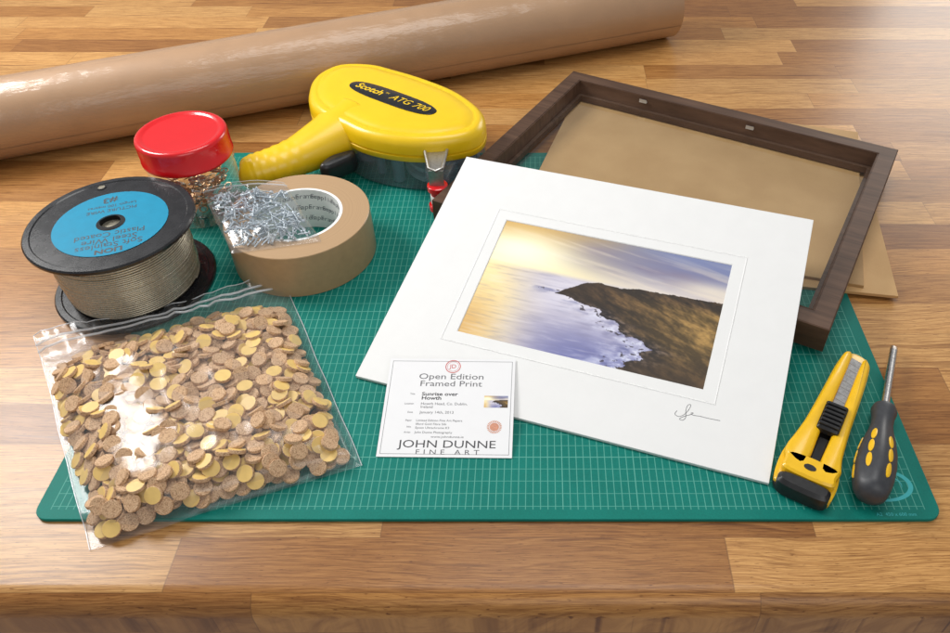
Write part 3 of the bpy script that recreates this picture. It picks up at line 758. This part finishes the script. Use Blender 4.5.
for k in range(NPADS):
    best=None
    for _ in range(6):
        u=.5+.465*(2*rng.random()-1); v=.14+.835*rng.random()
        x,y=bil(C10,u,v)
        pil=2.6*(1-abs(2*u-1)**6)*min(1,(v-.07)*5)*min(1,(1.03-v)*9)
        h=hf.at(hf.H,x,y)-pil+rng.random()*.15
        if best is None or h<best[0]: best=(h,x,y)
    _,x,y=best
    m=(hf.X-x)**2+(hf.Y-y)**2<PR*PR
    hx=hf.X[m]-x;hy=hf.Y[m]-y;hh_=hf.H[m]
    A=np.c_[np.ones_like(hx),hx,hy]; co_,*_=np.linalg.lstsq(A,hh_,rcond=None)
    sg_=.40 if rng.random()<.3 else .15
    g=Vector((co_[1],co_[2]))*.8+Vector((rng.normal(0,sg_),rng.normal(0,sg_)))
    if g.length>.95: g*= .95/g.length
    a=np.percentile(hh_-g.x*hx-g.y*hy,76)
    nrm=Vector((-g.x,-g.y,1)).normalized()
    c=PT/2/nrm.z
    m2=((hf.X-x)**2+(hf.Y-y)**2+(g.x*(hf.X-x)+g.y*(hf.Y-y))**2)<(PR*.97)**2
    hf.H[m2]=np.maximum(hf.H[m2],a+g.x*(hf.X[m2]-x)+g.y*(hf.Y[m2]-y)+2*c)
    pads.append((x,y,a+c,nrm,rng.random()<.40))
def padgeo():
    m=MB(); v,f=lathe([(PR-.03,-PT/2),(PR,-PT/2+.03),(PR,PT/2-.03),(PR-.03,PT/2)],22); m.add(v,f,0); m.m[-1]=1; return m
def padM(p):
    x,y,z,nm,fl=p
    q=nm.to_track_quat('Z','Y')
    M=Matrix.Translation((x,y,z))@q.to_matrix().to_4x4()
    if not fl: M=M@Matrix.Rotation(math.pi,4,'X')
    return M@Matrix.Rotation(random.uniform(0,6.28),4,'Z')
heap=MB(); pg=padgeo(); NB=NPADS-300
for p in pads[:NB]:
    M=padM(p); o_=len(heap.v); heap.v+=[tuple(M@Vector(q)) for q in pg.v]; heap.f+=[tuple(i+o_ for i in q) for q in pg.f]; heap.m+=pg.m
hp=finish('cork_pad_heap',heap,[CORK,BACKING],sharp=40); hp['kind']='stuff'; hp['label']='heap of round cork pads inside the clear zip bag'
src=None
for p in pads[NB:]:
    if src is None: src=finish('cork_pad',pg,[CORK,BACKING],sharp=40); o=src
    else: o=src.copy(); COL.objects.link(o)
    M=padM(p); M.translation*=S
    o.rotation_mode='QUATERNION'; o.location=M.translation; o.rotation_quaternion=M.to_quaternion()
    tag(o,'round cork pad with yellow backing paper' if p[4] else 'round speckled brown cork pad lying cork side up','cork pad','cork pads in the zip bag')

def bagfilm(name,parent,hf,C,base,mat,nu=90,nv=100,lift=.12,mouth=.5,seed=0,wr=.08,sk=(4,8),crease=0):
    Hs=np.maximum(blur(hf.H,sk[0],2)+.05,blur(hf.H,sk[1],2)+.1)
    mb=MB()
    for side in (1,0):
        vv=[]
        for j in range(nv+1):
            for i in range(nu+1):
                u=i/nu;v=j/nv; 
                x,y=bil(C,u,v)
                e=min(u,1-u,(1-v))*20
                x+= .12*noise.noise(Vector((v*5,seed,0)))*(1 if u<.1 or u>.9 else 0)
                b=float(hf.at(hf.B,x,y))
                if side:
                    z=float(hf.at(Hs,x,y))+lift
                    w=fbm(x*.30+seed,y*.30,seed,2)*wr*2.4+abs(fbm(x*.7+y*.3,y*.2-x*.1,seed+4,2))*wr*1.6
                    w+=crease*ss(.30,.04,v)*abs(fbm(u*14,v*5+u*3,seed+9,2))
                    k=ss(0,.8,e); z=max(b+.02,b*(1-k)+z*k)+w*ss(0,1,e)
                    z+=mouth*ss(.14,0,v)*(.4+.6*math.sin(u*5+seed))*.7
                else:
                    z=b-.06
                    z+=mouth*ss(.10,0,v)*(.3+.5*math.sin(u*5+seed))*.6
                vv.append((x,y,z))
        ff=[]
        for j in range(nv):
            for i in range(nu):
                a=j*(nu+1)+i; ff.append((a,a+nu+1,a+nu+2,a+1) if side else (a,a+1,a+nu+2,a+nu+1))
        mb.add(vv,ff)
        if side: topv=vv
    finish(name,mb,mat,parent,sharp=0)
    return topv,nu
bag=thing('zip_bag','clear plastic zip bag full of round cork pads','plastic bag',(0,0,0))
tv,nu=bagfilm('clear_film',bag,hf,C10,base,FILM,lift=.18,mouth=1.1,seed=2,wr=.04,sk=(8,15),crease=.5)
for row in (5,8):
    mb=MB(); v,f=sweep([ (p[0],p[1],p[2]+.06) for p in tv[row*(nu+1):(row+1)*(nu+1):3]],.10,8); mb.add(v,f); finish('zip_strip',mb,ZIP,bag)
mb=MB(); v,f=sweep([(p[0],p[1],p[2]+.01) for p in tv[0:nu+1:3]],.045,6); mb.add(v,f); finish('mouth_edge',mb,ZIP,bag)
for c in (0,nu):
    mb=MB(); v,f=sweep([(p[0],p[1],p[2]+.01) for p in tv[c::nu+1]],.035,6); mb.add(v,f); finish('side_seam',mb,ZIP,bag)

C7=[(-27.4,31.6),(-20.0,32.6),(-14.9,24.0),(-22.0,22.4)]
b7=lambda X,Y: 4.62+0*X
h7=HF(-30,20,-12,35,.08,b7)
def screw_mesh():
    m=MB(); v,f=lathe([(.02,0),(.07,.18),(.08,.5),(.08,1.25),(.10,1.3),(.22,1.42),(.22,1.47),(.16,1.5)],10); m.add(v,f)
    for k in range(7):
        z=.2+.14*k; v,f=lathe([(.07,z),(.125,z+.035),(.07,z+.08)],8,False,False); m.add(v,f)
    return m
sc=None
for k in range(260):
    u=.5+.40*(2*rng.random()-1); v=.14+.78*rng.random(); cx,cy=bil(C7,u,v); a=rng.uniform(0,6.28)
    dx,dy=math.cos(a),math.sin(a)
    hs=[h7.at(h7.H,cx+dx*t,cy+dy*t) for t in np.linspace(-.5,.5,8)]
    zb=max(hs[:3])*.6+np.mean(hs[:3])*.4; zt_=max(hs[5:])*.6+np.mean(hs[5:])*.4; zm=max(hs[3:5])
    z0=zb;z1=zt_
    if (z0+z1)/2<zm-.05: dlt=zm-.05-(z0+z1)/2; z0+=dlt;z1+=dlt
    if (z0+z1)/2>6.2: continue
    th_=max(-.4,min(.4,math.atan2(z1-z0,.8)))
    for t in np.linspace(-.5,.5,14):
        px,py=cx+dx*t,cy+dy*t; i=int((px-h7.x0)/h7.res);j=int((py-h7.y0)/h7.res)
        h7.H[i-1:i+2,j-1:j+2]=np.maximum(h7.H[i-1:i+2,j-1:j+2],(z0+z1)/2+math.tan(th_)*t+.14)
    if sc is None: sc=finish('screw',screw_mesh(),ZINC,sharp=40); o=sc
    else: o=sc.copy(); COL.objects.link(o)
    o.scale=(.74,.74,.74)
    dirv=Vector((dx*math.cos(th_),dy*math.cos(th_),math.sin(th_)))
    o.rotation_mode='QUATERNION'; o.rotation_quaternion=dirv.to_track_quat('Z','Y')
    pz=(z0+z1)/2+.08; P=Vector((cx,cy,pz))-dirv*.55
    o.location=P*S
    tag(o,'small zinc plated screw inside the small clear bag','screw','screws in the small bag')
sb=thing('small_plastic_bag','small clear plastic bag of zinc screws on the tape roll','plastic bag',(0,0,0))
tv,nu=bagfilm('clear_film',sb,h7,C7,b7,FILM2,nu=50,nv=60,lift=.06,mouth=.6,seed=5,wr=.05,sk=(5,9))
mb=MB(); v,f=sweep([(p[0],p[1],p[2]+.02) for p in tv[3*(nu+1):4*(nu+1):2]],.06,6); mb.add(v,f); finish('zip_strip',mb,ZIP,sb)
mb=MB(); v,f=sweep([(p[0],p[1],p[2]+.01) for p in tv[0:nu+1:2]],.03,6); mb.add(v,f); finish('mouth_edge',mb,ZIP,sb)

# ------------------------------------------------------------ lights
w=bpy.data.worlds.new('World'); scene.world=w; w.use_nodes=True
bg=w.node_tree.nodes['Background']; bg.inputs[0].default_value=(.97,.98,1,1); bg.inputs[1].default_value=.34
def arealight(name,loc,target,size,power,col=(1,1,1)):
    l=bpy.data.lights.new(name,'AREA'); l.shape='RECTANGLE'; l.size=size[0]*S; l.size_y=size[1]*S; l.energy=power; l.color=col
    o=bpy.data.objects.new(name,l); COL.objects.link(o); o.location=tuple(c*S for c in loc)
    o.rotation_euler=(Vector(target)-Vector(loc)).to_track_quat('-Z','Y').to_euler(); return o
arealight('softbox_lamp',(-94,62,84),(-5,22,0),(40,44),12.5,(1,.985,.96))
arealight('window_lamp',(155,215,75),(10,25,0),(90,90),13,(1,.96,.90))
arealight('overhead_lamp',(10,45,150),(0,25,0),(90,60),8.5,(1,.99,.97))
arealight('front_fill',(40,-130,110),(0,0,0),(120,80),6,(1,.98,.95))  # fill light added in front to lighten the worktop's front edge

# ------------------------------------------------------------ camera
cam=bpy.data.cameras.new('Camera'); co=bpy.data.objects.new('Camera',cam); COL.objects.link(co)
co.location=(3.4*S,-28.2*S,45.3*S); co.rotation_euler=(R(90-43.4),0,0)
cam.sensor_width=36; cam.lens=783/950*36; cam.shift_x=-64/950; cam.clip_start=.01; cam.clip_end=50
scene.camera=co
scene.view_settings.view_transform='Standard'; scene.view_settings.look='None'; scene.view_settings.exposure=0
